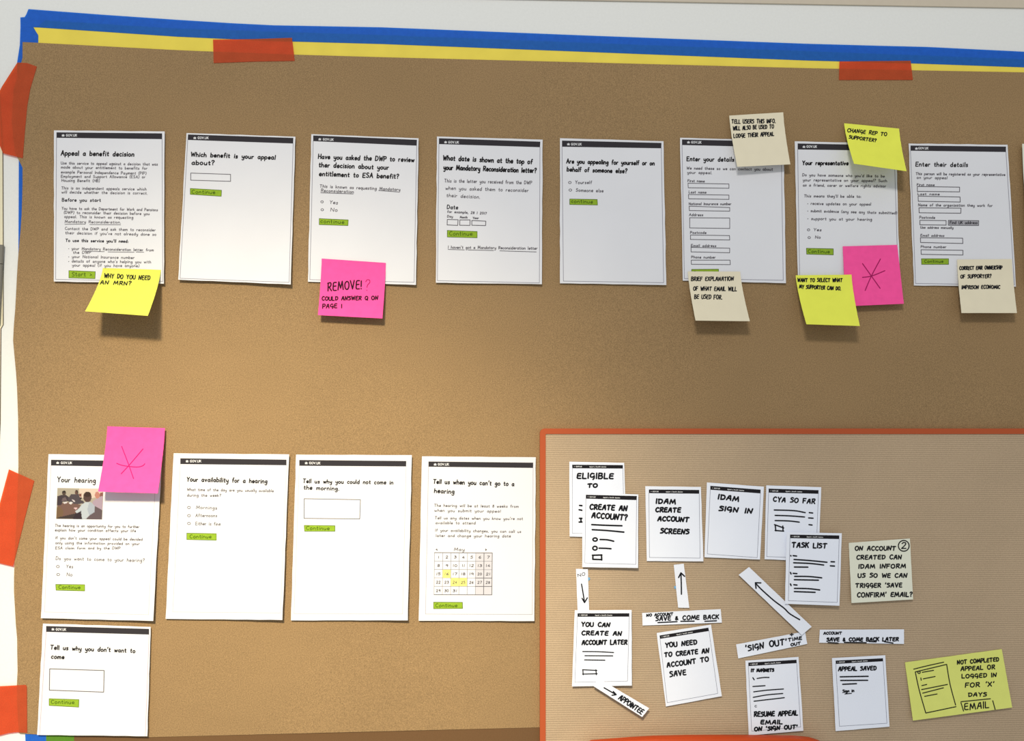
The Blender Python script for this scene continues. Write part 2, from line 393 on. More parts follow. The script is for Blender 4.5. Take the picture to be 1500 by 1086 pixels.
struct('trim_1', V, [(0, 1, 2, 3), (7, 6, 5, 4), (0, 4, 5, 1), (1, 5, 6, 2), (2, 6, 7, 3), (3, 7, 4, 0)], TRIM)

# hinge at the left edge
def hinge():
    z = lambda y: at(3, y)[2]
    xc = at(2.6, 400)[0]; r = .0026
    root = None
    for k, (ya_, yb_) in enumerate(((360, 387.5), (388.5, 445.5), (446.5, 476))):
        n = 14; V, Fc = [], []
        for zz in (z(ya_), z(yb_)):
            for i in range(n):
                t = 2*math.pi*i/n; V.append((xc + r*math.cos(t), -.0035 + r*math.sin(t), zz))
        for i in range(n): Fc.append((i, (i+1) % n, n+(i+1) % n, n+i))
        Fc += [tuple(range(n))[::-1], tuple(range(n, 2*n))]
        if root is None:
            V2, F2 = box(xc - .016, xc + .0, -.0006, .001, z(476), z(360))
            org = np.array((xc, -.001, z(476)))
            root = mesh_obj('door_hinge', V2, F2, STEEL, None, org)
            tag(root, 'grey steel barrel hinge on the left edge of the white wall', 'hinge')
        kn = mesh_obj('knuckle', V, Fc, STEEL, root, org, smooth=False)
hinge()

# ------------------------------------------------------------------ the layered sheets behind everything
def sheet(name, poly, m, front, label, cat, thick=.0004, group=None, kids=None):
    V, Fc = slab(poly, front, thick)
    org = np.mean(V, axis=0)
    o = mesh_obj(name, V, Fc, m, None, org); tag(o, label, cat, group); return o

sheet('yellow_paper', [(48, 40), (56, 38), (66, 30), (260, 42), (560, 51.5), (1180, 75), (1500, 87), (1640, 93), (1640, 140), (56, 95), (56, 51)], YPAP, .0008,
      'bright yellow backing paper showing as a strip above the brown paper', 'paper')
sheet('masking_tape', [(29.8, 25.4), (36, 25), (38.5, 21), (41.6, 13.3), (150, 21.5), (260, 29), (340, 34), (400, 37), (560, 40), (860, 52), (1180, 64), (1287, 67), (1357, 68.7), (1500, 75.7), (1640, 82),
      (1640, 104), (1500, 98.6), (1336, 92.8), (1180, 88.5), (860, 76), (560, 64.4), (400, 60), (260, 53.7), (58, 40.2), (30, 39)], BLUE, .0012,
      'long blue masking tape strip running along the top of the yellow paper', 'tape', .0002)
sheet('masking_tape', [(30, 39), (49, 40), (56, 52), (55, 200), (50, 380), (27, 372), (27.5, 232), (25, 92), (29, 66)], BLUE, .00115,
      'blue masking tape strip running down the left edge of the brown paper', 'tape', .0002)
sheet('masking_tape', [(36, 1062), (67.5, 1062), (67.5, 1140), (40, 1140)], BLUE, .0012,
      'short blue tape end below the lower left corner of brown paper', 'tape', .0002)
sheet('green_paper_strip', [(67.5, 1060), (108.5, 1060), (108.5, 1140), (67.5, 1140)], GREENTAPE, .0012,
      'green strip end between blue tape and dark brown paper at bottom', 'tape', .0003)
sheet('dark_brown_paper', [(108.5, 1050), (860, 1030), (1700, 1030), (1700, 1250), (108.5, 1250)], KRAFTD, .0011,
      'dark brown paper below the bottom edge of the large brown paper', 'paper', .0003)

# the large brown paper, a gently cockled sheet
left = [(33, 61.5), (34, 80), (30, 97), (20, 130), (17, 180), (22, 226), (33, 235), (33, 270), (32, 310), (29.5, 345), (27, 370), (25, 400), (22.5, 450), (20, 480), (19, 503), (21, 520),
        (24.5, 557), (26.5, 613), (27, 693), (24, 760), (21, 829), (20, 860), (21.5, 885), (23.8, 927), (25, 930), (25.4, 974), (26.3, 976), (24.5, 998), (25, 1040), (28, 1075)]
top = [(33, 61.5), (260, 73.5), (312, 75.6), (430, 80), (560, 83.8), (860, 91.5), (1180, 99.8), (1336, 103), (1500, 106), (1640, 111)]
bot = [(28, 1075), (67, 1077), (215, 1080.5), (790, 1066), (1640, 1046)]
def interp(tab, k, s):
    a = [t[k] for t in tab]; b = [t[1-k] for t in tab]; return float(np.interp(s, a, b))
NU, NV = 60, 44; V = []; Fc = []
for j in range(NV+1):
    for i in range(NU+1):
        u, v = i/NU, j/NV
        yl = 61.5 + v*(1075-61.5); xl = interp(left, 1, yl)
        x = xl + u*(1640-xl)
        y = (1-v)*interp(top, 0, x) + v*interp(bot, 0, x)
        if i == 0: y = yl
        V.append(at(x, y, .0019 + .0003*math.sin(x/90+y/130)*math.sin(y/110-x/300)))
n = len(V); W = NU+1; V += [p + np.array([0, .0003, 0]) for p in V]
for j in range(NV):
    for i in range(NU):
        a = j*W+i; Fc.append((a, a+W, a+W+1, a+1)); Fc.append((n+a, n+a+1, n+a+W+1, n+a+W))
for i in range(NU):
    Fc.append((i, i+1, n+i+1, n+i)); a = NV*W+i; Fc.append((a, n+a, n+a+1, a+1))
for j in range(NV):
    a = j*W; Fc.append((a, n+a, n+a+W, a+W)); a = j*W+NU; Fc.append((a, a+W, n+a+W, n+a))
bp_ = mesh_obj('brown_paper', V, Fc, KRAFT, None, np.mean(V, axis=0), smooth=False)
tag(bp_, 'large smooth brown paper taped to the wall behind the white sheets', 'paper')

def tape(poly, label):
    sheet('masking_tape', poly, ORANGE, .0029, label, 'tape', .0002, 'orange tape pieces holding the brown paper')
tape([(25.4, 91.5), (40, 92.5), (53.8, 97.5), (44.2, 130), (39.8, 155), (36.5, 190), (33.2, 231.7), (18, 228), (4.4, 224.4), (-8, 196), (-9, 150), (2.7, 127)],
     'crumpled orange tape on the top left corner of the brown paper')
tape([(312, 58), (370, 57.2), (427.6, 55.4), (431.6, 89), (372, 90), (313, 92.2)], 'orange tape on the top edge above the second and third sheets')
tape([(1229.7, 90), (1334, 89), (1337.2, 116.9), (1229, 117)], 'orange tape on the top edge towards the upper right corner')
tape([(13, 687.8), (50, 704.6), (36, 760), (19, 830), (-19, 821), (-5, 755)], 'slanting orange tape on the left edge beside the hearing sheet')
tape([(-16, 1007), (0, 1005.7), (37.5, 1003.8), (39.2, 1006), (39.5, 1074), (25, 1073), (12, 1074.5), (0, 1077.6), (-16, 1080)], 'square orange tape on the left edge at the bottom left corner')

# ------------------------------------------------------------------ printed and handwritten sheets
def crown(P, c, r, eps=.0004, m=None):
    x, y = c; L = [[(x-r, y+r*.75), (x+r, y+r*.75)], [(x-r*.8, y+r*.3), (x-r, y-r*.35)], [(x+r*.8, y+r*.3), (x+r, y-r*.35)], [(x-r*.7, y+r*.3), (x+r*.7, y+r*.3)],
                   [(x, y+r*.2), (x, y-r*.95)], [(x-r*.45, y+r*.2), (x-r*.5, y-r*.55)], [(x+r*.45, y+r*.2), (x+r*.5, y-r*.55)]]
    return L

def screen_sheet(vw, quad, bar, foot, gov, gcap, crn, label, lift=(.0030, .0022, .0022), seed=1, line=LINE, lw=.8, hide_bottom=False, group='printed screen sheets on brown paper', **kw):
    P = Paper('paper_sheet', quad, PAPER, base=lift[0], right=lift[1], bottom=lift[2], seed=seed, **kw)
    tag(P.o, label, 'paper', group)
    P.patch('header_bar', bar, BAR, .00015, 'charcoal printed header bar', nu=12, nv=1)
    fr = [[bar[3], foot[3]], [bar[2], foot[2]]]
    if not hide_bottom: fr.append([foot[3], foot[2]])
    P.ink('printed_frame', fr, lw, line, .00012)
    L = layout('GOV.UK', gov[0], gov[1], gcap, slant=0, jit=0, sub=2)
    L += crown(P, crn, gcap*.52)
    P.ink('header_logo', L, gcap*.2, WHITEINK, .0003, 'white crown and lettering on the header bar')
    return P

def vq(v, pts): return [v(*p) for p in pts]

def writing(P, name, v, rows, w, m, cap=None, hand='print', eps=.00025, label=None, extra=(), jit=.3, slant=.06, parent=None):
    """rows: (text, x0, y0, x1, y1[, cap]) in the units of the view v"""
    L = []
    for k, r in enumerate(rows):
        c = (r[5] if len(r) > 5 else cap) / v.k * (1 if hand == 'marker' else .88)
        L += layout(r[0], v(r[1], r[2]), v(r[3], r[4]), c, hand=hand, jit=jit, slant=slant)
    for ln in extra: L.append(smooth([v(*p) for p in ln]) if len(ln) > 2 else [v(*p) for p in ln])
    return P.ink(name, L, w, m, eps, label, parent)

def rect_lines(q, rnd=None):
    return [[q[0], q[1]], [q[1], q[2]], [q[2], q[3]], [q[3], q[0]]]
def circ(x, y, r, ry=None, n=10):
    return [(x + r*math.cos(2*math.pi*i/n), y + (ry or r)*math.sin(2*math.pi*i/n)) for i in range(n+1)]

def button(P, v, q, text=None, row=None, cap=24, lab='green highlighted button', m=None):
    b = P.patch('button', vq(v, q), m or GREEN, .00015, lab, nu=7, nv=2, rag=.35)
    P.ink('button_outline', rect_lines(vq(v, q)), .7, GREENPEN if not m else DARK, .0002, parent=b)
    if text: P.ink('button_lettering', layout(text, v(row[0], row[1]), v(row[2], row[3]), cap/v.k, jit=.3), .85, GREENPEN if not m else DARK, .0003, parent=b)
    return b
def field(P, v, q, w=.9, m=GREY):
    P.ink('input_box', rect_lines(vq(v, q)), w, m, .0002)
def radios(P, v, cs, r=7):
    for c in cs: P.ink('radio_button', [vq(v, circ(c[0], c[1], r, r*.8))], .8, GREY, .0002)

# --- upper row, from the left
v = View(60, 180, 4.525)
P = screen_sheet(v, vq(v, [(86, 50), (820, 57), (815, 1067), (85, 1052)]), vq(v, [(103, 63), (803, 70), (803, 108), (103, 99)]), vq(v, [(103, 63), (803, 70), (807, 1052), (97, 1038)]),
    (v(167, 90), v(238, 90)), 3.3, v(147, 83), 'white sheet headed Appeal a benefit decision, dense with grey writing', seed=1)
writing(P, 'heading_writing', v, [('Appeal a benefit decision', 133, 215, 615, 222)], 1.5, BLACK, 34, label='black handwritten heading')
writing(P, 'body_writing', v, [('Use this service to appeal against a decision that was', 133, 275, 773, 283), ('made about your entitlement to benefits for', 133, 302, 703, 310),
    ('example Personal Independence Payment (PIP)', 133, 334, 697, 343), ('Employment and Support Allowance (ESA) or', 133, 363, 690, 367), ('Housing Benefit (HB)', 137, 390, 388, 393),
    ('This is an independent appeals service which', 135, 440, 697, 448), ('will decide whether the decision is correct.', 137, 467, 705, 475),
    ('You have to ask the Department for Work and Pensions', 137, 575, 773, 585), ('(DWP) to reconsider their decision before you', 152, 602, 718, 611),
    ('appeal. This is known as requesting', 155, 630, 610, 636), ('Mandatory Reconsideration.', 158, 663, 528, 667), ('Contact the DWP and ask them to reconsider', 160, 709, 758, 719),
    ("their decision if you've not already done so", 162, 738, 762, 748), ('* your Mandatory Reconsideration letter from', 182, 841, 745, 852), ('the DWP', 213, 868, 330, 868),
    ('* your National Insurance number', 182, 895, 618, 902), ("* details of anyone who's helping you with", 182, 925, 728, 931), ('your appeal (if you have anyone)', 207, 952, 650, 956)],
    .72, GREY, 20, label='small grey handwriting', extra=[[(158, 673), (290, 671)], [(322, 674), (528, 676)], [(290, 852), (420, 854)], [(445, 856), (618, 858)], [(630, 857), (682, 858)]])
writing(P, 'subheading_writing', v, [('Before you start', 140, 521, 395, 523, 24)], 1.0, DARK)
writing(P, 'subheading_writing', v, [("To use this service you'll need:", 163, 788, 577, 794, 21)], 1.0, DARK)
button(P, v, [(185, 980), (360, 987), (358, 1033), (185, 1028)], 'Start >', (205, 1018, 335, 1016), 28)

v = View(250, 180, 4.525)
P = screen_sheet(v, vq(v, [(105, 68), (827, 92), (796, 1072), (50, 1040)]), vq(v, [(115, 77), (813, 100), (812, 137), (113, 113)]), vq(v, [(0, 0), (0, 0), (785, 1058), (62, 1031)]),
    (v(180, 106), v(250, 107)), 3.2, v(160, 100), 'white sheet headed Which benefit is your appeal about, with one long box', seed=2, lift=(.003, .003, .004))
writing(P, 'heading_writing', v, [('Which benefit is your appeal', 135, 222, 692, 243), ('about?', 140, 277, 287, 279)], 1.5, BLACK, 32, label='black handwritten heading')
field(P, v, [(133, 333), (397, 342), (397, 388), (133, 380)])
button(P, v, [(130, 435), (337, 447), (335, 487), (130, 474)], 'Continue', (140, 468, 293, 471), 24)

v = View(440, 180, 3.62)
P = screen_sheet(v, vq(v, [(58, 60), (627, 82), (613, 860), (40, 843)]), vq(v, [(68, 67), (618, 90), (617, 121), (68, 97)]), vq(v, [(0, 0), (0, 0), (603, 846), (50, 832)]),
    (v(120, 93), v(175, 95)), 3.2, v(103, 87), 'white sheet headed Have you asked the DWP, with a pink note on its foot', seed=3, lift=(.003, .003, .0012))
writing(P, 'heading_writing', v, [('Have you asked the DWP to review', 95, 190, 602, 207), ('ther decision about your', 98, 234, 467, 248), ('entitlement to ESA benefit?', 100, 281, 520, 296)], 1.5, BLACK, 27, label='black handwritten heading')
writing(P, 'body_writing', v, [('This is known as requesting Mandatory', 103, 343, 528, 361, 18), ('Reconsideration', 110, 366, 282, 373, 18)], .8, GREY,
    extra=[[(415, 359), (525, 367)], [(108, 371), (280, 377)]], label='small grey handwriting')
writing(P, 'option_writing', v, [('Yes', 155, 428, 197, 432, 20)], .8, GREY)
writing(P, 'option_writing', v, [('No', 160, 469, 195, 471, 20)], .8, GREY)
radios(P, v, [(115, 419), (116, 461)])
button(P, v, [(100, 508), (254, 515), (252, 545), (100, 540)], 'continue', (107, 530, 230, 536), 20)

v = View(620, 180, 4.345)
P = screen_sheet(v, vq(v, [(87, 87), (760, 107), (755, 1028), (80, 1018)]), vq(v, [(100, 98), (745, 120), (743, 155), (100, 135)]), vq(v, [(0, 0), (0, 0), (739, 1019), (90, 1005)]),
    (v(160, 130), v(226, 131)), 3.2, v(142, 123), 'white sheet headed What date is shown, with three small date boxes', seed=4, lift=(.003, .002, .0015))
writing(P, 'heading_writing', v, [('What date is shown at the top of', 127, 237, 692, 262), ('your Mandatory Reconsideration letter?', 130, 297, 718, 318)], 1.6, BLACK, 34, label='black handwritten heading')
writing(P, 'body_writing', v, [('This is the letter you received from the DWP', 135, 378, 690, 391, 24), ('when you asked them to reconsider', 142, 425, 668, 440, 24), ('their decision.', 148, 471, 360, 482, 24),
    ('for example, 28 1 2017', 153, 572, 402, 583, 17), ('Day', 153, 601, 187, 603, 15), ('Month', 234, 607, 280, 608, 15), ('Year', 315, 612, 352, 612, 15),
    ], .8, GREY, label='small grey handwriting')
writing(P, 'link_writing', v, [("I haven't got a Mandatory Reconsideration letter", 158, 800, 725, 807, 20)], .8, GREY,
    extra=[[(158, 806), (262, 809)], [(285, 809), (448, 813)], [(487, 815), (720, 822)]])
writing(P, 'subheading_writing', v, [('Date', 152, 547, 219, 550, 27)], 1.2, DARK)
for q in ([(153, 615), (222, 617), (219, 653), (152, 650)], [(233, 618), (298, 618), (297, 653), (232, 652)], [(309, 622), (398, 626), (397, 654), (309, 652)]): field(P, v, q, 1.0)
button(P, v, [(153, 685), (343, 692), (343, 732), (153, 727)], 'Continue', (167, 716, 310, 718), 26)

v = View(800, 180, 4.345)
P = screen_sheet(v, vq(v, [(88, 98), (747, 117), (765, 1033), (88, 1022)]), vq(v, [(101, 113), (734, 128), (733, 162), (101, 152)]), vq(v, [(0, 0), (0, 0), (748, 1018), (110, 1008)]),
    (v(160, 143), v(225, 143)), 3.2, v(142, 136), 'white sheet headed Are you appealing for yourself, with two radio buttons', seed=5, lift=(.003, .0015, .0015))
writing(P, 'heading_writing', v, [('Are you appealing for yourself or on', 130, 257, 688, 270), ('behalf of someone else?', 133, 308, 513, 320)], 1.5, BLACK, 30, label='black handwritten heading')
writing(P, 'body_writing', v, [('Yourself', 185, 388, 290, 389), ('Someone else', 190, 437, 363, 442)], .8, GREY, 22)
radios(P, v, [(151, 380), (154, 428)], 9)
button(P, v, [(150, 485), (325, 488), (327, 523), (150, 520)], 'continue', (160, 508, 295, 513), 22)

v = View(980, 150, 6.035); w = View(980, 300, 6.035)
P = screen_sheet(v, [v(98, 313), v(1012, 338), w(1034, 694), w(122, 672)], vq(v, [(115, 328), (992, 348), (992, 398), (115, 377)]), [v(0, 0), v(0, 0), w(1010, 668), w(136, 653)],
    (v(197, 362), v(285, 364)), 3.2, v(172, 353), 'white sheet headed Enter your details, with seven boxes and two cream notes', seed=6, lift=(.003, .002, .0008))
writing(P, 'heading_writing', v, [('Enter your details', 158, 518, 573, 522)], 1.4, BLACK, 42, label='black handwritten heading')
writing(P, 'body_writing', v, [('We need these so we can contact you about', 157, 592, 915, 604, 27), ('your appeal.', 163, 630, 378, 634, 27), ('First name', 165, 703, 313, 707), ('Last name', 175, 803, 328, 806),
    ('National Insurance number', 177, 907, 548, 908), ('Address', 178, 1004, 300, 1005)], .8, GREY, 24, label='small grey handwriting')
writing(P, 'body_writing', w, [('Postcode', 188, 256, 328, 257), ('Email address', 195, 371, 415, 373), ('Phone number', 198, 473, 410, 475)], .8, GREY, 24)
for q in ([(168, 715), (530, 722), (530, 760), (170, 755)], [(172, 815), (530, 820), (530, 858), (174, 853)], [(178, 918), (537, 930), (537, 962), (180, 957)]): field(P, v, q)
for q in ([(183, 115), (537, 118), (537, 210), (183, 205)], [(190, 268), (535, 273), (537, 312), (190, 307)], [(195, 377), (537, 385), (536, 425), (195, 417)], [(197, 490), (540, 490), (542, 530), (198, 527)]): field(P, w, q)
button(P, w, [(200, 572), (438, 570), (438, 625), (200, 622)], 'Continue', (215, 612, 410, 612), 26)

v = View(1150, 170, 6.39); w = View(1150, 320, 6.39)
P = screen_sheet(v, [v(90, 237), v(1040, 258), w(1075, 628), w(120, 590)], vq(v, [(118, 257), (1022, 276), (1022, 326), (118, 313)]), [v(0, 0), v(0, 0), w(1060, 605), w(137, 570)],
    (v(202, 296), v(297, 297)), 3.2, v(177, 288), 'white sheet headed Your representative, with yellow and pink notes on it', seed=7, lift=(.003, .001, .0008))
writing(P, 'heading_writing', v, [('Your representative', 163, 457, 590, 459)], 1.5, BLACK, 42, label='black handwritten heading')
writing(P, 'body_writing', v, [("Do you have someone who you'd like to be", 163, 562, 930, 575), ('your representative on your appeal? Such', 168, 610, 952, 618), ('as a friend, carer or welfare rights advisor', 168, 658, 943, 668),
    ("This means they'll be able to:", 178, 760, 710, 765), ('* receive updates on your appeal', 210, 830, 803, 838), ('* submit evidence (any see any thats submitted)', 210, 898, 1045, 920),
    ('* support you at your hearing', 210, 972, 812, 980), ('Yes', 268, 1075, 338, 1078)], .8, GREY, 28, label='small grey handwriting')
writing(P, 'body_writing', w, [('No', 283, 188, 330, 189)], .8, GREY, 28)
radios(P, v, [(220, 1066)], 12); radios(P, w, [(226, 180)], 12)
button(P, w, [(200, 280), (452, 285), (452, 342), (202, 335)], 'Continue', (215, 322, 415, 326), 32)

v = View(1310, 190, 7.242); w = View(1310, 320, 6.79)
P = screen_sheet(v, [v(152, 147), v(1202, 160), w(1210, 680), w(195, 668)], vq(v, [(172, 168), (1185, 180), (1185, 237), (172, 223)]), [v(0, 0), v(0, 0), w(1195, 662), w(212, 648)],
    (v(257, 208), v(360, 209)), 3.2, v(235, 200), 'white sheet headed Enter their details, with a small grey button', seed=8, lift=(.003, .002, .0008))
writing(P, 'heading_writing', v, [('Enter their details', 228, 388, 778, 394)], 1.3, BLACK, 50, label='black handwritten heading')
writing(P, 'body_writing', v, [('This person will be registered as your representative', 228, 480, 1175, 490, 31), ('on your appeal', 240, 520, 560, 524, 31), ('First name', 240, 595, 425, 597), ('Last name', 248, 693, 478, 696),
    ('Name of the organisation they work for', 255, 812, 1040, 818, 30), ('Postcode', 268, 943, 430, 945, 30), ('Use address manually', 278, 1048, 625, 1052)], .8, GREY, 26, label='small grey handwriting')
writing(P, 'body_writing', w, [('Email address', 262, 180, 495, 182), ('Phone number', 265, 293, 515, 295)], .8, GREY, 26)
for q in ([(245, 603), (693, 610), (693, 660), (245, 655)], [(253, 705), (698, 715), (700, 768), (255, 760)], [(262, 830), (708, 833), (706, 887), (264, 882)], [(272, 962), (550, 965), (550, 1013), (272, 1010)]): field(P, v, q, 1.0)
for q in ([(260, 193), (680, 197), (682, 250), (262, 240)], [(266, 312), (683, 318), (683, 365), (268, 358)]): field(P, w, q, 1.0)
button(P, v, [(573, 962), (897, 965), (895, 1018), (573, 1015)], 'Find UK address', (590, 1000, 880, 1001), 28, 'grey shaded button', mat('grey_pencil_shading', (165, 163, 168)))
button(P, w, [(270, 402), (540, 402), (540, 458), (272, 458)], 'Continue', (300, 440, 485, 440), 28)

P = Paper('paper_sheet', [(1497.4, 210.7), (1650, 216), (1660, 424), (1506, 419)], BEI2, base=.003, left=.006, bottom=.002, seed=9)
tag(P.o, 'pale sheet cut off by the right edge of the picture', 'paper')

# --- lower row
RED = mat('faint_printed_frame', (205, 192, 198))
v = View(50, 610, 6.786); w = View(50, 750, 6.39)
P = screen_sheet(v, [v(143, 377), v(1272, 392), w(1115, 1023), w(63, 997)], vq(v, [(168, 433), (1215, 449), (1214, 506), (167, 490)]), [v(0, 0), v(0, 0), w(1070, 964), w(97, 938)],
    (v(267, 474), v(375, 475)), 3.2, v(234, 463), 'white sheet headed Your hearing, with a small printed photograph', seed=11, line=RED, lift=(.003, .003, .003))
writing(P, 'heading_writing', v, [('Your hearing', 230, 653, 608, 662)], 1.3, BLACK, 55, label='black handwritten heading')
writing(P, 'body_writing', w, [('The hearing is an opportunity for you to further', 195, 140, 983, 152), ('explain how your condition affects your life', 195, 182, 950, 190), ("If you don't come your appeal could be decided", 200, 256, 1012, 270),
    ('only using the information provided on your', 200, 302, 985, 311), ('ESA claim form and by the DWP', 200, 351, 805, 352), ('Do you want to come to your hearing?', 203, 450, 1030, 470, 34),
    ('Yes', 300, 525, 362, 527, 34), ('No', 305, 602, 355, 604, 34)], .75, GREY, 27, label='small grey handwriting')
radios(P, w, [(222, 513), (225, 588)], 14)
button(P, w, [(202, 680), (473, 683), (473, 742), (205, 735)], 'Continue', (230, 720, 430, 723), 34)
# the printed photograph: flat print, patches of colour
p = View(75, 708, 18.1)
pats = [((190, 181, 162), [(165, 130), (1385, 150), (1350, 965), (130, 950)]), ((236, 216, 198), [(735, 138), (1385, 150), (1375, 330), (1000, 420), (760, 380)]),
    ((128, 98, 88), [(160, 600), (300, 520), (600, 500), (720, 560), (830, 600), (790, 790), (450, 860), (135, 945)]), ((128, 102, 76), [(150, 640), (240, 620), (330, 760), (300, 880), (135, 945)]),
    ((72, 62, 60), [(130, 948), (200, 905), (450, 850), (700, 790), (790, 720), (850, 960)]),
    ((74, 64, 70), [(158, 350), (280, 310), (400, 320), (480, 385), (480, 480), (300, 500), (270, 580), (150, 590)]), ((118, 102, 104), [(300, 400), (380, 370), (420, 470), (270, 480)]),
    ((92, 78, 70), circ(340, 265, 52, 68, 12)[:-1]), ((48, 42, 40), [(290, 250), (300, 212), (380, 210), (392, 250)]),
    ((86, 78, 84), [(450, 400), (520, 300), (640, 290), (730, 290), (770, 440), (860, 480), (880, 540), (640, 560), (450, 490)]),
    ((110, 84, 76), circ(672, 245, 46, 62, 12)[:-1]), ((60, 46, 44), [(632, 205), (665, 180), (710, 210), (715, 290), (685, 270), (680, 215)]),
    ((134, 84, 74), [(735, 290), (810, 270), (800, 370), (745, 340)]), ((64, 52, 54), [(750, 380), (810, 380), (800, 440), (770, 440)]),
    ((236, 230, 230), [(300, 535), (385, 486), (440, 522), (360, 545)]), ((242, 238, 236), [(455, 535), (520, 488), (578, 520), (520, 568)]), ((220, 210, 210), [(540, 430), (600, 450), (640, 490), (600, 500)]),
    ((60, 50, 56), [(660, 790), (790, 730), (810, 960), (560, 955)]),
    ((188, 168, 184), [(1090, 500), (1200, 410), (1300, 360), (1374, 330), (1357, 720), (1250, 700), (1130, 620)]), ((108, 94, 98), [(1130, 600), (1220, 640), (1357, 720), (1350, 965), (890, 960), (1000, 850)]),
    ((204, 142, 126), circ(1222, 318, 66, 92, 12)[:-1]), ((150, 100, 92), [(1290, 260), (1376, 240), (1374, 340), (1290, 360)]),
    ((206, 216, 222), [(905, 510), (1050, 505), (1150, 600), (1148, 770), (1010, 860), (920, 958), (818, 956), (790, 740), (680, 797), (628, 750), (720, 690), (810, 570)]),
    ((184, 194, 206), [(1000, 520), (1050, 505), (1150, 600), (1148, 770), (1010, 860), (960, 700)]),
    ((94, 72, 68), circ(960, 368, 112, 142, 18)[:-1]), ((70, 52, 46), circ(960, 300, 96, 72, 14)[:-1]), ((236, 200, 204), [(585, 658), (700, 648), (660, 712)])]
def inside(pg, x, y):
    r = False
    for i in range(len(pg)):
        (x0, y0), (x1, y1) = pg[i-1], pg[i]
        if (y0 > y) != (y1 > y) and x < (x1-x0)*(y-y0)/(y1-y0)+x0: r = not r
    return r
nx_, ny_ = 90, 60; V, Fc, cols = [], [], []
for j in range(ny_+1):
    for i in range(nx_+1):
        u, t = i/nx_, j/ny_
        q = [(1-u)*(1-t)*A_+u*(1-t)*B_+u*t*C_+(1-u)*t*D_ for A_, B_, C_, D_ in zip((165, 130), (1385, 150), (1350, 965), (130, 950))]
        c = (190, 181, 162)
        for cc, pg in pats[1:]:
            if inside(pg, *q): c = cc
        V.append(P.P(*p(*q), .0002)); cols.append(lin(*[q_*.84 for q_ in c]))
for j in range(ny_):
    for i in range(nx_):
        k = j*(nx_+1)+i; Fc.append((k, k+nx_+1, k+nx_+2, k+1))
pm = mat('photographic_print', (255, 255, 255)); at_ = pm.node_tree.nodes.new('ShaderNodeAttribute'); at_.attribute_name = 'print'
pm.node_tree.links.new(at_.outputs['Color'], pm.node_tree.nodes['Principled BSDF'].inputs['Base Color'])
po = P.part('printed_photograph', V, Fc, pm, 'small colour photograph of people sitting round a table')
ca = po.data.color_attributes.new('print', 'FLOAT_COLOR', 'POINT')
ca.data.foreach_set('color', [x for c in cols for x in c])

v = View(240, 650, 4.02)
P = screen_sheet(v, vq(v, [(58, 57), (738, 64), (698, 1040), (10, 1033)]), vq(v, [(97, 87), (722, 95), (722, 128), (97, 121)]), vq(v, [(0, 0), (0, 0), (687, 998), (52, 992)]),
    (v(155, 110), v(219, 110)), 3.2, v(137, 104), 'white sheet headed Your availability for a hearing', seed=12, line=RED, lift=(.003, .0042, .002))
writing(P, 'heading_writing', v, [('Your availability for a hearing', 135, 222, 607, 234)], 1.4, BLACK, 29, label='black handwritten heading')
writing(P, 'body_writing', v, [('What time of the day are you usually available', 137, 278, 645, 286, 18), ('during the week?', 137, 312, 335, 313, 18), ('Mornings', 190, 385, 312, 388), ('Afternoons', 187, 432, 312, 433), ('Either is fine', 187, 480, 332, 483)],
    .75, GREY, 21, label='small grey handwriting')
radios(P, v, [(148, 377), (148, 425), (148, 471)], 9)
button(P, v, [(135, 528), (309, 531), (309, 570), (135, 566)], 'Continue', (153, 557, 278, 558), 21)

v = View(420, 650, 4.02)
P = screen_sheet(v, vq(v, [(55, 65), (737, 68), (713, 1042), (25, 1042)]), vq(v, [(74, 97), (704, 103), (703, 135), (74, 131)]), vq(v, [(0, 0), (0, 0), (682, 1004), (43, 1003)]),
    (v(133, 121), v(197, 122)), 3.2, v(115, 115), 'white sheet headed Tell us why you could not come, with a large box', seed=13, line=RED, lift=(.003, .0042, .002))
writing(P, 'heading_writing', v, [('Tell us why you could not come in', 95, 232, 625, 240), ('the morning.', 100, 270, 307, 276)], 1.3, BLACK, 26, label='black handwritten heading')
field(P, v, [(103, 325), (434, 331), (430, 444), (102, 441)])
button(P, v, [(103, 482), (284, 484), (284, 517), (105, 517)], 'Continue', (115, 507, 250, 509), 21)

v = View(610, 660, 7.758); w = View(610, 780, 7.758)
P = screen_sheet(v, [v(63, 68), v(1357, 78), w(1340, 1010), w(25, 1007)], vq(v, [(137, 127), (1327, 140), (1326, 200), (137, 186)]), [v(0, 0), v(0, 0), w(1317, 935), w(103, 930)],
    (v(245, 171), v(368, 172)), 3.2, v(213, 160), "white sheet headed Tell us when you can't go, with a May calendar", seed=14, line=mat('thin_printed_frame', (178, 176, 184)), lift=(.003, .002, .0022))
writing(P, 'heading_writing', v, [("Tell us when you can't go to a", 190, 376, 1108, 404), ('hearing', 203, 482, 427, 492)], 1.4, BLACK, 55, label='black handwritten heading')
writing(P, 'body_writing', v, [('The hearing will be at least 8 weeks from', 203, 640, 1158, 652), ('when you submit your appeal', 205, 697, 955, 706), ("Tell us any dates when you know you're not", 210, 782, 1208, 792),
    ('available to attend', 218, 838, 670, 841), ('If your availability changes, you can call us', 215, 922, 1187, 938), ('later and change your hearing date', 222, 984, 1070, 989)], .75, GREY, 34, label='small grey handwriting')
O, X, Y_, Z_ = (205, 232), (862, 235), (857, 712), (200, 710)
def cell(i, j):
    u, t = i/7, j/5
    return tuple((1-u)*(1-t)*O[k]+u*(1-t)*X[k]+u*t*Y_[k]+(1-u)*t*Z_[k] for k in (0, 1))
PEN = mat('grey_felt_shading', (205, 203, 208)); HY = mat('pale_yellow_highlighter', (248, 240, 130))
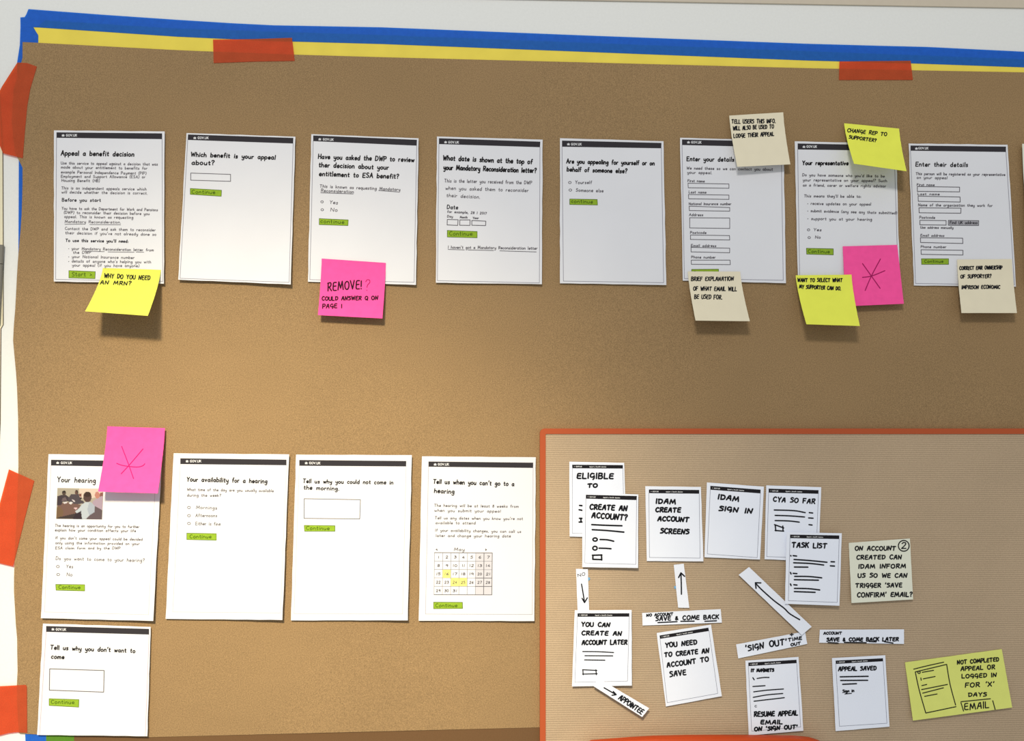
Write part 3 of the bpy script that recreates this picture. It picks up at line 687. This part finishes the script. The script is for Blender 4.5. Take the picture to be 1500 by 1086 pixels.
for i, j, nn in ((5, 0, 7),):
    P.patch('shaded_weekend_columns', vq(w, [cell(5, 0), cell(7, 0), cell(7, 5), cell(5, 5)]), PEN, .00013, 'light grey shaded calendar columns')
for i, j in ((1, 2), (2, 3), (3, 3)):
    P.patch('highlighted_day', vq(w, [cell(i, j), cell(i+1, j), cell(i+1, j+1), cell(i, j+1)]), HY, .00013, nu=3, nv=3)
L = [[w(*cell(i, 0)), w(*cell(i, 5))] for i in range(8)] + [[w(*cell(0, j)), w(*cell(7, j))] for j in range(6)]
gd = P.ink('calendar_grid', L, .6, mat('grid_grey', (140, 138, 145)), .0002)
P.ink('grid_outline', [[w(*cell(0, 0)), w(*cell(7, 0))], [w(*cell(7, 0)), w(*cell(7, 5))], [w(*cell(0, 5)), w(*cell(7, 5))], [w(*cell(5, 3)), w(*cell(7, 3))], [w(*cell(5, 4)), w(*cell(7, 4))], [w(*cell(6, 0)), w(*cell(6, 5))]], .9, GREY, .00025, parent=gd)
rows = []
for d in range(1, 32):
    j, i = divmod(d-1, 7); c = cell(i+.5, j+.5); hw = 12 if d < 10 else 22
    if d in (1,): hw = 3
    if d in (11,): hw = 12
    rows.append((str(d), c[0]-hw, c[1]+16, c[0]+hw, c[1]+16, 34))
writing(P, 'calendar_numbers', w, rows + [('May', 427, 210, 543, 211, 38)], .8, GREY, eps=.0003, extra=[[(232, 190), (222, 197)], [(222, 197), (238, 206)], [(238, 206), (232, 190)], [(785, 190), (798, 198)], [(798, 198), (785, 208)], [(785, 208), (785, 190)]])
button(P, w, [(195, 795), (523, 797), (525, 867), (195, 870)], 'Continue', (218, 850, 462, 850), 40)

v = View(0, 900, 5.77)
P = screen_sheet(v, vq(v, [(363, 80), (1273, 108), (1245, 1033), (313, 1022)]), vq(v, [(390, 101), (1260, 125), (1260, 173), (390, 150)]), vq(v, [(0, 0), (0, 0), (1228, 1030), (334, 1020)]),
    (v(472, 138), v(557, 140)), 3.2, v(447, 128), "white sheet headed Tell us why you don't want to come", seed=15, line=mat('pinkish_printed_frame', (196, 178, 186)), hide_bottom=True, lift=(.003, .002, .002))
writing(P, 'heading_writing', v, [("Tell us why you don't want to", 425, 298, 1140, 327), ('come', 433, 375, 540, 379)], 1.4, BLACK, 40, label='black handwritten heading')
field(P, v, [(420, 463), (880, 477), (876, 660), (417, 643)], 1.1)
button(P, v, [(415, 715), (667, 723), (665, 787), (415, 773)], 'Continue', (432, 757, 625, 760), 32)

# ------------------------------------------------------------------ sticky notes on the brown paper
def note(quad, m, label, base, curl, power=1.7, seed=1, name='sticky_note', group=None, **kw):
    P = Paper(name, quad, m, base=base, curl=curl, power=power, seed=seed, nv=22, nu=6, wob=.0001, rag=.12, drift=1.35 if curl > .009 else 1, **kw)
    tag(P.o, label, 'note', group); return P
SC = dict(hand='marker', jit=.5)
v = View(60, 380, 4.525)
P = note(vq(v, [(410, 58), (795, 70), (708, 375), (292, 345)]), YEL, 'bright yellow note hanging off the Appeal a benefit decision sheet', .0075, .042, 1.35, 21)
writing(P, 'marker_writing', v, [('WHY DO YOU NEED', 420, 122, 722, 137, 27), ('AN MRN?', 393, 164, 595, 172, 24)], 1.35, MARKER, **SC)
v = View(440, 180, 3.62)
P = note(vq(v, [(113, 720), (453, 743), (435, 1038), (93, 1020)]), PINK, 'pink note reading Remove, on the foot of the third sheet', .0062, .010, 1.6, 22)
writing(P, 'marker_writing', v, [('REMOVE!', 145, 890, 324, 880, 44)], 1.9, mat('thin_marker_ink', (52, 14, 36)), **SC)
writing(P, 'pale_question_mark', v, [('?', 342, 890, 364, 890, 62)], 1.0, MAGENTA)
writing(P, 'block_writing', v, [('COULD ANSWER Q ON', 115, 942, 410, 938, 20), ('PAGE 1', 118, 984, 220, 982, 22)], 1.6, mat('thin_marker_ink', (52, 14, 36)), **SC)
v = View(980, 150, 6.035)
P = note(vq(v, [(533, 117), (1010, 88), (1073, 548), (603, 570)]), BEI, 'cream note on the top right corner of Enter your details', .0062, .012, 1.6, 23)
writing(P, 'marker_writing', v, [('TELL USERS THIS INFO.', 555, 186, 940, 182), ('WILL ALSO BE USED TO', 567, 246, 925, 230), ('LODGE THEIR APPEAL', 573, 314, 927, 295)], 1.35, MARKER, 34, **SC)
v = View(980, 300, 6.035)
P = note(vq(v, [(167, 590), (630, 592), (715, 1030), (235, 1025)]), BEI, 'cream note hanging below the Enter your details sheet', .0058, .022, 1.6, 24)
writing(P, 'marker_writing', v, [('BRIEF EXPLANATION', 197, 674, 570, 670, 34), ('OF WHAT EMAIL WILL', 215, 757, 597, 763, 34), ('BE USED FOR.', 225, 830, 468, 836, 36)], 1.35, MARKER, **SC)
v = View(1150, 170, 6.39)
P = note(vq(v, [(553, 68), (1068, 118), (1138, 517), (645, 447)]), YEL3, 'lime yellow note on the top right corner of Your representative', .0062, .032, 1.5, 25)
writing(P, 'marker_writing', v, [('CHANGE REP TO', 583, 148, 950, 188, 33), ('SUPPORTER?', 598, 210, 850, 244, 30)], 1.35, MARKER, **SC)
v = View(1150, 320, 6.39)
P = note(vq(v, [(540, 262), (1050, 248), (1112, 800), (566, 824)]), PINK, 'pink note with a star on the lower right of Your representative', .0055, .008, 1.6, 26)
writing(P, 'drawn_star', v, [], 1.3, MAGENTA, extra=[[(725, 423), (890, 655)], [(893, 380), (808, 540), (750, 675)], [(725, 552), (810, 540), (935, 490)]])
P = note(vq(v, [(100, 533), (622, 527), (700, 1008), (200, 992)]), YEL3, 'lime yellow note hanging below Your representative, overlapping a pink note', .0092, .024, 1.6, 27)
writing(P, 'marker_writing', v, [('WANT TO SELECT WHAT', 118, 593, 535, 595, 33), ('MY SUPPORTER CAN DO.', 133, 655, 520, 672, 33)], 1.4, MARKER, **SC)
v = View(1310, 320, 6.79)
P = note(vq(v, [(625, 410), (1170, 405), (1220, 942), (668, 942)]), BEI, 'cream note on the lower right corner of Enter their details', .0058, .014, 1.6, 28)
writing(P, 'marker_writing', v, [('CORRECT EMR OWNERSHIP', 650, 513, 1072, 505), ('OF SUPPORTER?', 660, 595, 963, 592), ('IMPRISON ECONOMIC', 672, 702, 1050, 698)], 1.35, MARKER, 34, **SC)
v = View(50, 610, 6.786)
P = note(vq(v, [(727, 100), (1300, 118), (1228, 768), (635, 750)]), PINK, 'pink note with a star on the top corner of Your hearing', .0072, .018, 1.6, 29)
writing(P, 'drawn_star', v, [], 1.1, mat('bright_magenta_ink', (205, 15, 105)), extra=[[(870, 300), (935, 470), (988, 620)], [(1082, 325), (950, 480), (865, 572)], [(820, 468), (870, 487), (950, 500), (1030, 505), (1080, 492), (1100, 472)]])

# ------------------------------------------------------------------ the framed panel at the lower right
BF = .0070                                     # its ribbed paper stands this far off the wall
def rounded(x0, y0, x1, y1, r, n=6):
    pts = []
    for cx, cy, a0 in ((x0+r, y0+r, 180), (x1-r, y0+r, 270), (x1-r, y1-r, 0), (x0+r, y1-r, 90)):
        for i in range(n+1):
            t = math.radians(a0 + 90*i/n); pts.append((cx + r*math.cos(t), cy + r*math.sin(t)))
    return pts
out = rounded(791, 628, 1640, 1180, 7); inn = rounded(799.3, 636, 1632, 1172, 1.2)
V, Fc = slab(inn, BF, .003)
org = np.mean(V, axis=0)
panel = mesh_obj('framed_panel', V, Fc, RIB, None, org)
tag(panel, 'framed ribbed brown paper panel at the lower right holding small cards', 'board')
V = []; n = len(out)
for pl, fr in ((out, BF+.0012), (inn, BF+.0012), (inn, .003), (out, .003)):
    V += [at(x, y, BF+.0012) + np.array([0, BF+.0012-fr, 0]) for x, y in pl]
Fc = []
for k in range(4):
    for i in range(n):
        j = (i+1) % n; a, b2 = k*n, ((k+1) % 4)*n
        Fc.append((a+i, a+j, b2+j, b2+i))
fr = mesh_obj('panel_frame', V, Fc, FRAME, panel, org); fr['label'] = 'thin burnt orange frame with rounded corners'

CB = BF + .0009
def card(v, quad, bar, foot, label, base=CB, seed=1, right=.0018, bottom=.0015, w2=None):
    P = Paper('card', vq(v, quad), CARD, base=base, right=right, bottom=bottom, left=.0004, seed=seed, nu=6, nv=8, wob=.0002, rag=.2, thick=.0003)
    tag(P.o, label, 'card', 'small printed cards on the framed panel')
    b = vq(v, bar); f = vq(v, foot)
    P.patch('header_bar', b, BARK, .00015, 'black printed header bar', nu=6, nv=1)
    P.ink('printed_frame', [[b[3], f[1]], [b[2], f[0]], [f[1], f[0]]], .55, mat('dark_printed_frame', (128, 130, 145)), .00012)
    # tiny white print on the header
    lerp = lambda t, s: tuple((1-s)*((1-t)*b[0][k]+t*b[1][k]) + s*((1-t)*b[3][k]+t*b[2][k]) for k in (0, 1))
    L = layout('GOV.UK', lerp(.075, .68), lerp(.19, .68), 1.6, jit=0, slant=0, sub=1) + layout('Appeal a benefit decision', lerp(.34, .66), lerp(.67, .66), 1.25, jit=0, slant=0, sub=1) + [[lerp(.035, .52), lerp(.055, .52)]]
    P.ink('header_print', L, .38, WHITEINK, .0003, 'tiny white printed header text')
    return P
def mk(P, v, rows=(), cap=34, w=1.9, extra=(), name='marker_writing', m=None, **k):
    return writing(P, name, v, rows, w*1.22, m or MARKER, cap, hand='marker', jit=.45, extra=extra, **k)

v = View(790, 620, 4.722)
P = card(v, [(208, 267), (587, 275), (605, 795), (210, 785)], [(227, 288), (578, 291), (578, 315), (228, 313)], [(588, 770), (228, 763)], 'white card reading Eligible to, half behind the Create an account card', seed=31)
mk(P, v, [('ELIGIBLE', 262, 382, 510, 386, 36), ('TO', 335, 446, 400, 444, 24)], extra=[[(278, 570), (297, 572)], [(275, 600), (297, 604)], [(277, 659), (300, 660)], [(287, 660), (289, 685)], [(275, 685), (300, 685)]])
P = card(v, [(300, 481), (685, 494), (683, 1003), (297, 997)], [(322, 496), (675, 505), (673, 533), (322, 523)], [(668, 978), (315, 968)], 'white card reading Create an account with two circles and a box', base=CB+.0034, seed=32)
mk(P, v, [('CREATE AN', 350, 597, 605, 607, 34), ('ACCOUNT?', 363, 654, 605, 672, 36)], extra=[[(362, 703), (470, 708), (572, 711)], [(366, 738), (470, 744), (585, 755)], circ(386, 806, 15, 11), [(420, 806), (470, 808), (515, 818)],
    circ(385, 866, 15, 13), [(413, 866), (460, 867), (496, 870)], [(367, 915), (433, 913)], [(430, 912), (432, 948)], [(430, 945), (370, 943)], [(370, 943), (371, 914)]])
P = card(v, [(733, 437), (1118, 442), (1135, 957), (744, 955)], [(758, 460), (1106, 463), (1106, 489), (758, 485)], [(1112, 935), (762, 930)], 'white card reading Create account screens, above the up arrow strip', seed=33)
mk(P, v, [('IDAM', 808, 555, 940, 560, 32), ('CREATE', 805, 615, 975, 617, 30), ('ACCOUNT', 820, 675, 1032, 683, 30), ('SCREENS', 838, 762, 1033, 768, 32)])
v = View(1020, 690, 5.17)
P = card(v, [(80, 88), (512, 120), (482, 672), (62, 655)], [(106, 114), (487, 143), (486, 171), (106, 143)], [(461, 658), (83, 630)], 'white card reading Sign in, mostly blank, in the top row', seed=34)
mk(P, v, [('IDAM', 165, 212, 318, 232, 36), ('SIGN IN', 172, 300, 420, 324, 34)])
P = card(v, [(530, 110), (946, 124), (925, 686), (517, 670)], [(548, 135), (926, 147), (925, 174), (548, 165)], [(906, 664), (533, 650)], 'white card with three ruled lines, half behind the Task list card', seed=35)
mk(P, v, [('CYA SO FAR', 583, 232, 897, 248, 34)], w=1.6, extra=[[(590, 297), (740, 302), (825, 317)], [(597, 338), (700, 341), (820, 350)], [(597, 377), (700, 380), (780, 389)], [(855, 317), (882, 320)], [(850, 357), (885, 359)], [(853, 408), (877, 411)],
    [(592, 408), (662, 433)], [(598, 415), (602, 455)], [(597, 452), (662, 457)], [(655, 418), (657, 457)]])
P = card(v, [(683, 465), (1102, 473), (1084, 1022), (672, 1008)], [(710, 483), (1083, 490), (1082, 517), (710, 510)], [(1067, 997), (697, 984)], 'white card reading Task list with many ruled lines', base=CB+.0046, seed=36)
mk(P, v, [('TASK LIST', 725, 580, 985, 585, 36)], w=1.7, extra=[[(733, 643), (760, 646)], [(715, 642), (717, 646)], [(740, 672), (860, 680), (990, 693)], [(737, 697), (860, 702), (965, 714)], [(743, 729), (845, 730)], [(1020, 689), (1047, 690)], [(1015, 720), (1047, 722)],
    [(733, 777), (762, 779)], [(713, 770), (718, 782)], [(745, 800), (850, 801), (950, 811)], [(742, 825), (925, 829)], [(738, 863), (763, 866)], [(713, 857), (718, 870)], [(743, 891), (850, 893), (935, 903)], [(742, 915), (900, 921)]])
v = View(820, 820, 4.085)
def strip(v, quad, label, base=CB, seed=1, right=.0006, bottom=.0010, nu=8, nv=10):
    P = Paper('paper_strip', vq(v, quad), CARD, base=base, right=right, bottom=bottom, seed=seed, nu=nu, nv=nv, wob=.0002, rag=.15, thick=.0003)
    tag(P.o, label, 'paper strip', 'white paper strips on the framed panel'); return P
BLU = mat('blue_putty', (120, 175, 215))
def putty(P, c, r):
    # a squashed blob of blue putty sticking out beside the strip
    V, Fc = [], []; rings, seg = 5, 9; cx, cy = c
    for a in range(rings+1):
        t = math.pi*a/rings
        for b2 in range(seg):
            s = 2*math.pi*b2/seg; k = 1 + .15*math.sin(3*s+a)
            o = at(cx + r*.8*k*math.sin(t)*math.cos(s), cy + r*k*math.sin(t)*math.sin(s), BF+.0005)
            V.append(o + np.array([0, -.0005*math.cos(t), 0]))
    for a in range(rings):
        for b2 in range(seg):
            i = a*seg+b2; j = a*seg+(b2+1) % seg; Fc.append((i, j, j+seg, i+seg))
    P.part('adhesive_putty', V, Fc, BLU, 'small blue blob of adhesive putty')
P = strip(v, [(97, 56), (168, 57), (176, 325), (108, 325)], 'white strip with a down arrow and small word No, at left', seed=41)
writing(P, 'pen_writing', v, [('NO', 110, 105, 152, 94, 20)], .8, DARK)
mk(P, v, w=1.5, name='drawn_arrow', extra=[[(130, 147), (140, 205), (148, 258)], [(133, 232), (148, 258)], [(148, 258), (165, 229)]]); putty(P, v(173, 116), 2.6)
P = card(v, [(90, 304), (430, 302), (431, 755), (73, 760)], [(106, 322), (416, 322), (416, 342), (106, 343)], [(405, 728), (90, 735)], 'white card reading You can create an account later', base=CB+.0030, seed=37)
mk(P, v, [('YOU CAN', 130, 400, 298, 403, 24), ('CREATE AN', 132, 452, 368, 455, 24), ('ACCOUNT LATER', 133, 510, 402, 508, 26)], w=1.7)
mk(P, v, name='ruled_lines', w=1.3, extra=[[(137, 551), (230, 552), (322, 557)], [(150, 576), (317, 577)], [(148, 601), (270, 603)], [(136, 660), (222, 664)], [(138, 660), (140, 690)], [(136, 686), (224, 684)], [(216, 660), (219, 690)]])
P = strip(v, [(682, 32), (742, 25), (775, 290), (708, 288)], 'white strip with an up arrow below the Create account screens card', seed=42)
mk(P, v, w=1.6, name='drawn_arrow', extra=[[(728, 208), (727, 140), (725, 80)], [(711, 108), (725, 80)], [(725, 80), (747, 101)]]); putty(P, v(691, 167), 2.4)
P = strip(v, [(493, 320), (963, 297), (970, 378), (495, 395)], 'white strip reading No account, save and come back', seed=43, nu=10, nv=8)
mk(P, v, [('NO ACCOUNT', 520, 341, 677, 332, 14)], w=1.2)
mk(P, v, [('SAVE & COME BACK', 575, 366, 950, 354, 24)], w=1.5, extra=[[(587, 378), (702, 372)], [(724, 370), (805, 369)], [(868, 370), (938, 367)]])
P = card(v, [(580, 440), (905, 390), (970, 818), (635, 880)], [(597, 455), (889, 408), (893, 428), (600, 475)], [(945, 802), (643, 857)], 'tilted white card reading You need to create an account to save', seed=38)
mk(P, v, [('YOU NEED', 633, 527, 820, 507, 27), ('TO CREATE AN', 628, 583, 892, 558, 26), ('ACCOUNT TO', 643, 646, 890, 608, 27), ('SAVE', 660, 702, 755, 690, 30)], w=1.7)
P = strip(v, [(232, 712), (535, 890), (493, 943), (200, 757)], 'slanting white strip reading Appointee with a small arrow', base=CB+.0075, seed=44, nu=8, nv=8)
mk(P, v, [('APPOINTEE', 350, 835, 488, 926, 30)], w=1.5, extra=[[(265, 768), (300, 788), (335, 808)], [(312, 813), (338, 809)], [(338, 809), (320, 790)]])
v = View(1060, 820, 4.083)
P = strip(v, [(75, 508), (487, 430), (500, 505), (88, 592)], 'white strip reading Sign out and time out, tilted upwards', seed=45, nu=8, nv=8)
mk(P, v, [("'SIGN OUT'", 135, 548, 377, 507, 33)], w=1.7)
mk(P, v, [('+', 398, 463, 417, 461, 36), ('TIME', 387, 490, 467, 479, 18), ('OUT', 403, 518, 460, 508, 15)], w=1.3, name='small_marker_writing')
P = strip(v, [(90, 92), (152, 45), (527, 402), (468, 452)], 'long diagonal white strip with an arrow pointing up and left', base=CB+.0030, seed=46, nu=4, nv=12, right=.0004, bottom=.0004)
mk(P, v, w=1.6, name='drawn_arrow', extra=[[(190, 140), (225, 178), (300, 245), (360, 290), (390, 320), (420, 340), (455, 360)], [(194, 173), (190, 139)], [(190, 139), (223, 140)]])
P = strip(v, [(575, 420), (1079, 418), (1079, 505), (571, 498)], 'level white strip reading Account, save and come back later', seed=47, nu=10, nv=8)
mk(P, v, [('ACCOUNT', 598, 448, 705, 447, 14)], w=1.15)
mk(P, v, [('SAVE & COME BACK LATER', 617, 489, 1045, 487, 20)], w=1.5, extra=[[(625, 497), (685, 500)], [(722, 496), (853, 498)], [(870, 491), (912, 493)], [(962, 492), (1013, 500)]])
P = card(v, [(130, 605), (448, 583), (477, 1025), (150, 1053)], [(148, 617), (436, 600), (437, 620), (148, 638)], [(461, 1002), (168, 1027)], 'white card reading Resume appeal email, under many ruled lines', seed=39)
mk(P, v, [('IT MAGNETS', 165, 672, 300, 670, 17)], w=1.5)
mk(P, v, [('RESUME APPEAL', 183, 940, 442, 932, 27), ('EMAIL', 223, 985, 350, 984, 23), ("ON 'SIGN OUT'", 185, 1027, 440, 1012, 22)], w=1.7)
mk(P, v, name='ruled_lines', w=1.35, extra=[[(175, 707), (183, 720)], [(200, 712), (240, 706), (272, 706)], [(175, 760), (248, 755)], [(180, 792), (260, 782), (358, 775)], [(177, 825), (260, 810), (354, 802)], [(182, 848), (363, 827)]])
writing(P, 'pen_writing', v, [('c', 187, 884, 198, 883, 22)], .8, DARK)
P = card(v, [(648, 590), (967, 573), (992, 1000), (670, 1027)], [(670, 605), (953, 591), (954, 609), (671, 625)], [(977, 980), (693, 998)], 'white card reading Appeal saved, blank in its lower half', seed=40)
mk(P, v, [('APPEAL SAVED', 687, 666, 912, 662, 23)], w=1.5)
mk(P, v, [('Sign in', 712, 796, 780, 792, 16)], w=1.1, extra=[[(725, 805), (765, 801)]], name='small_marker_writing')
mk(P, v, name='ruled_lines', w=1.6, extra=[[(697, 702), (865, 699)], [(700, 724), (862, 723)], [(712, 747), (795, 743)]])
v = View(1220, 770, 3.436)
P = note(vq(v, [(80, 88), (388, 66), (404, 373), (94, 391)]), BEI2, 'ivory square note with six lines of black capitals on the panel', CB, .004, 1.6, 51)
mk(P, v, [('ON ACCOUNT', 112, 126, 315, 125, 20), ('CREATED CAN', 120, 171, 345, 169, 20), ('IDAM INFORM', 130, 217, 365, 215, 20), ('US SO WE CAN', 127, 262, 372, 262, 20), ("TRIGGER 'SAVE", 115, 313, 347, 310, 20), ("CONFIRM' EMAIL?", 123, 361, 398, 358, 22)], w=1.45)
mk(P, v, [('2', 346, 116, 368, 116, 32)], w=1.3, name='circled_number', extra=[circ(357, 103, 27, 27, 16)])
P = note(vq(v, [(363, 690), (850, 623), (903, 917), (403, 983)]), YEL2, 'wide pale yellow note with a sketched screen at the right', CB, .004, 1.6, 52)
mk(P, v, [('NOT COMPLETED', 627, 700, 835, 683, 19), ('APPEAL OR', 645, 733, 815, 722, 20), ('LOGGED IN', 650, 770, 823, 762, 19), ("FOR 'X'", 667, 816, 810, 808, 22), ('DAYS', 682, 862, 773, 860, 18), ('EMAIL', 664, 930, 785, 918, 32)], w=1.35)
mk(P, v, name='sketched_screen', w=1.15, extra=[[(407, 724), (480, 706), (558, 689)], [(415, 738), (573, 700)], [(415, 738), (435, 830), (468, 945)], [(468, 945), (620, 913)], [(573, 700), (590, 800), (618, 905)], circ(434, 740, 6), [(450, 740), (507, 730)], [(443, 768), (445, 780)],
    [(455, 773), (515, 761)], [(448, 807), (473, 801)], [(447, 827), (577, 801)], [(452, 845), (557, 818)], [(462, 861), (525, 849)]])
mk(P, v, name='sketched_brackets', w=1.15, extra=[[(645, 888), (793, 873)], [(645, 893), (658, 935)], [(805, 883), (817, 927)]])

# ------------------------------------------------------------------ orange rounded edge at the foot of the panel
def chair_back():
    prof = [(868, 1087), (895, 1085), (925, 1082.6), (960, 1080.6), (1010, 1079.4), (1060, 1079.2), (1120, 1079.6), (1165, 1080.2), (1190, 1082.5), (1204, 1087), (1212, 1100), (1216, 1130), (1216, 1165), (850, 1165), (852, 1110), (858, 1092)]
    V = []; n = len(prof); L0 = .030
    c = (1035, 1125)
    for k, (ins, dep) in enumerate(((0, .012), (0, .004), (3, 0), (8, -.001))):
        for x, y in prof:
            d = math.hypot(c[0]-x, c[1]-y); q = at(x + (c[0]-x)/d*ins*.8, y + 1.5 + (c[1]-y)/d*ins*.8, L0)
            V.append(q + np.array([0, dep, 0]))
    Fc = [tuple(range(n)), tuple(range(3*n, 4*n))[::-1]]
    for k in range(3):
        for i in range(n):
            j = (i+1) % n; Fc.append((k*n+i, k*n+j, (k+1)*n+j, (k+1)*n+i))
    o = mesh_obj('chair_back', V, Fc, mat('orange_plastic', (196, 72, 26), rough=.5), None, np.mean(V, axis=0), smooth=False)
    tag(o, 'orange rounded edge rising into view below the white cards', 'chair')
chair_back()
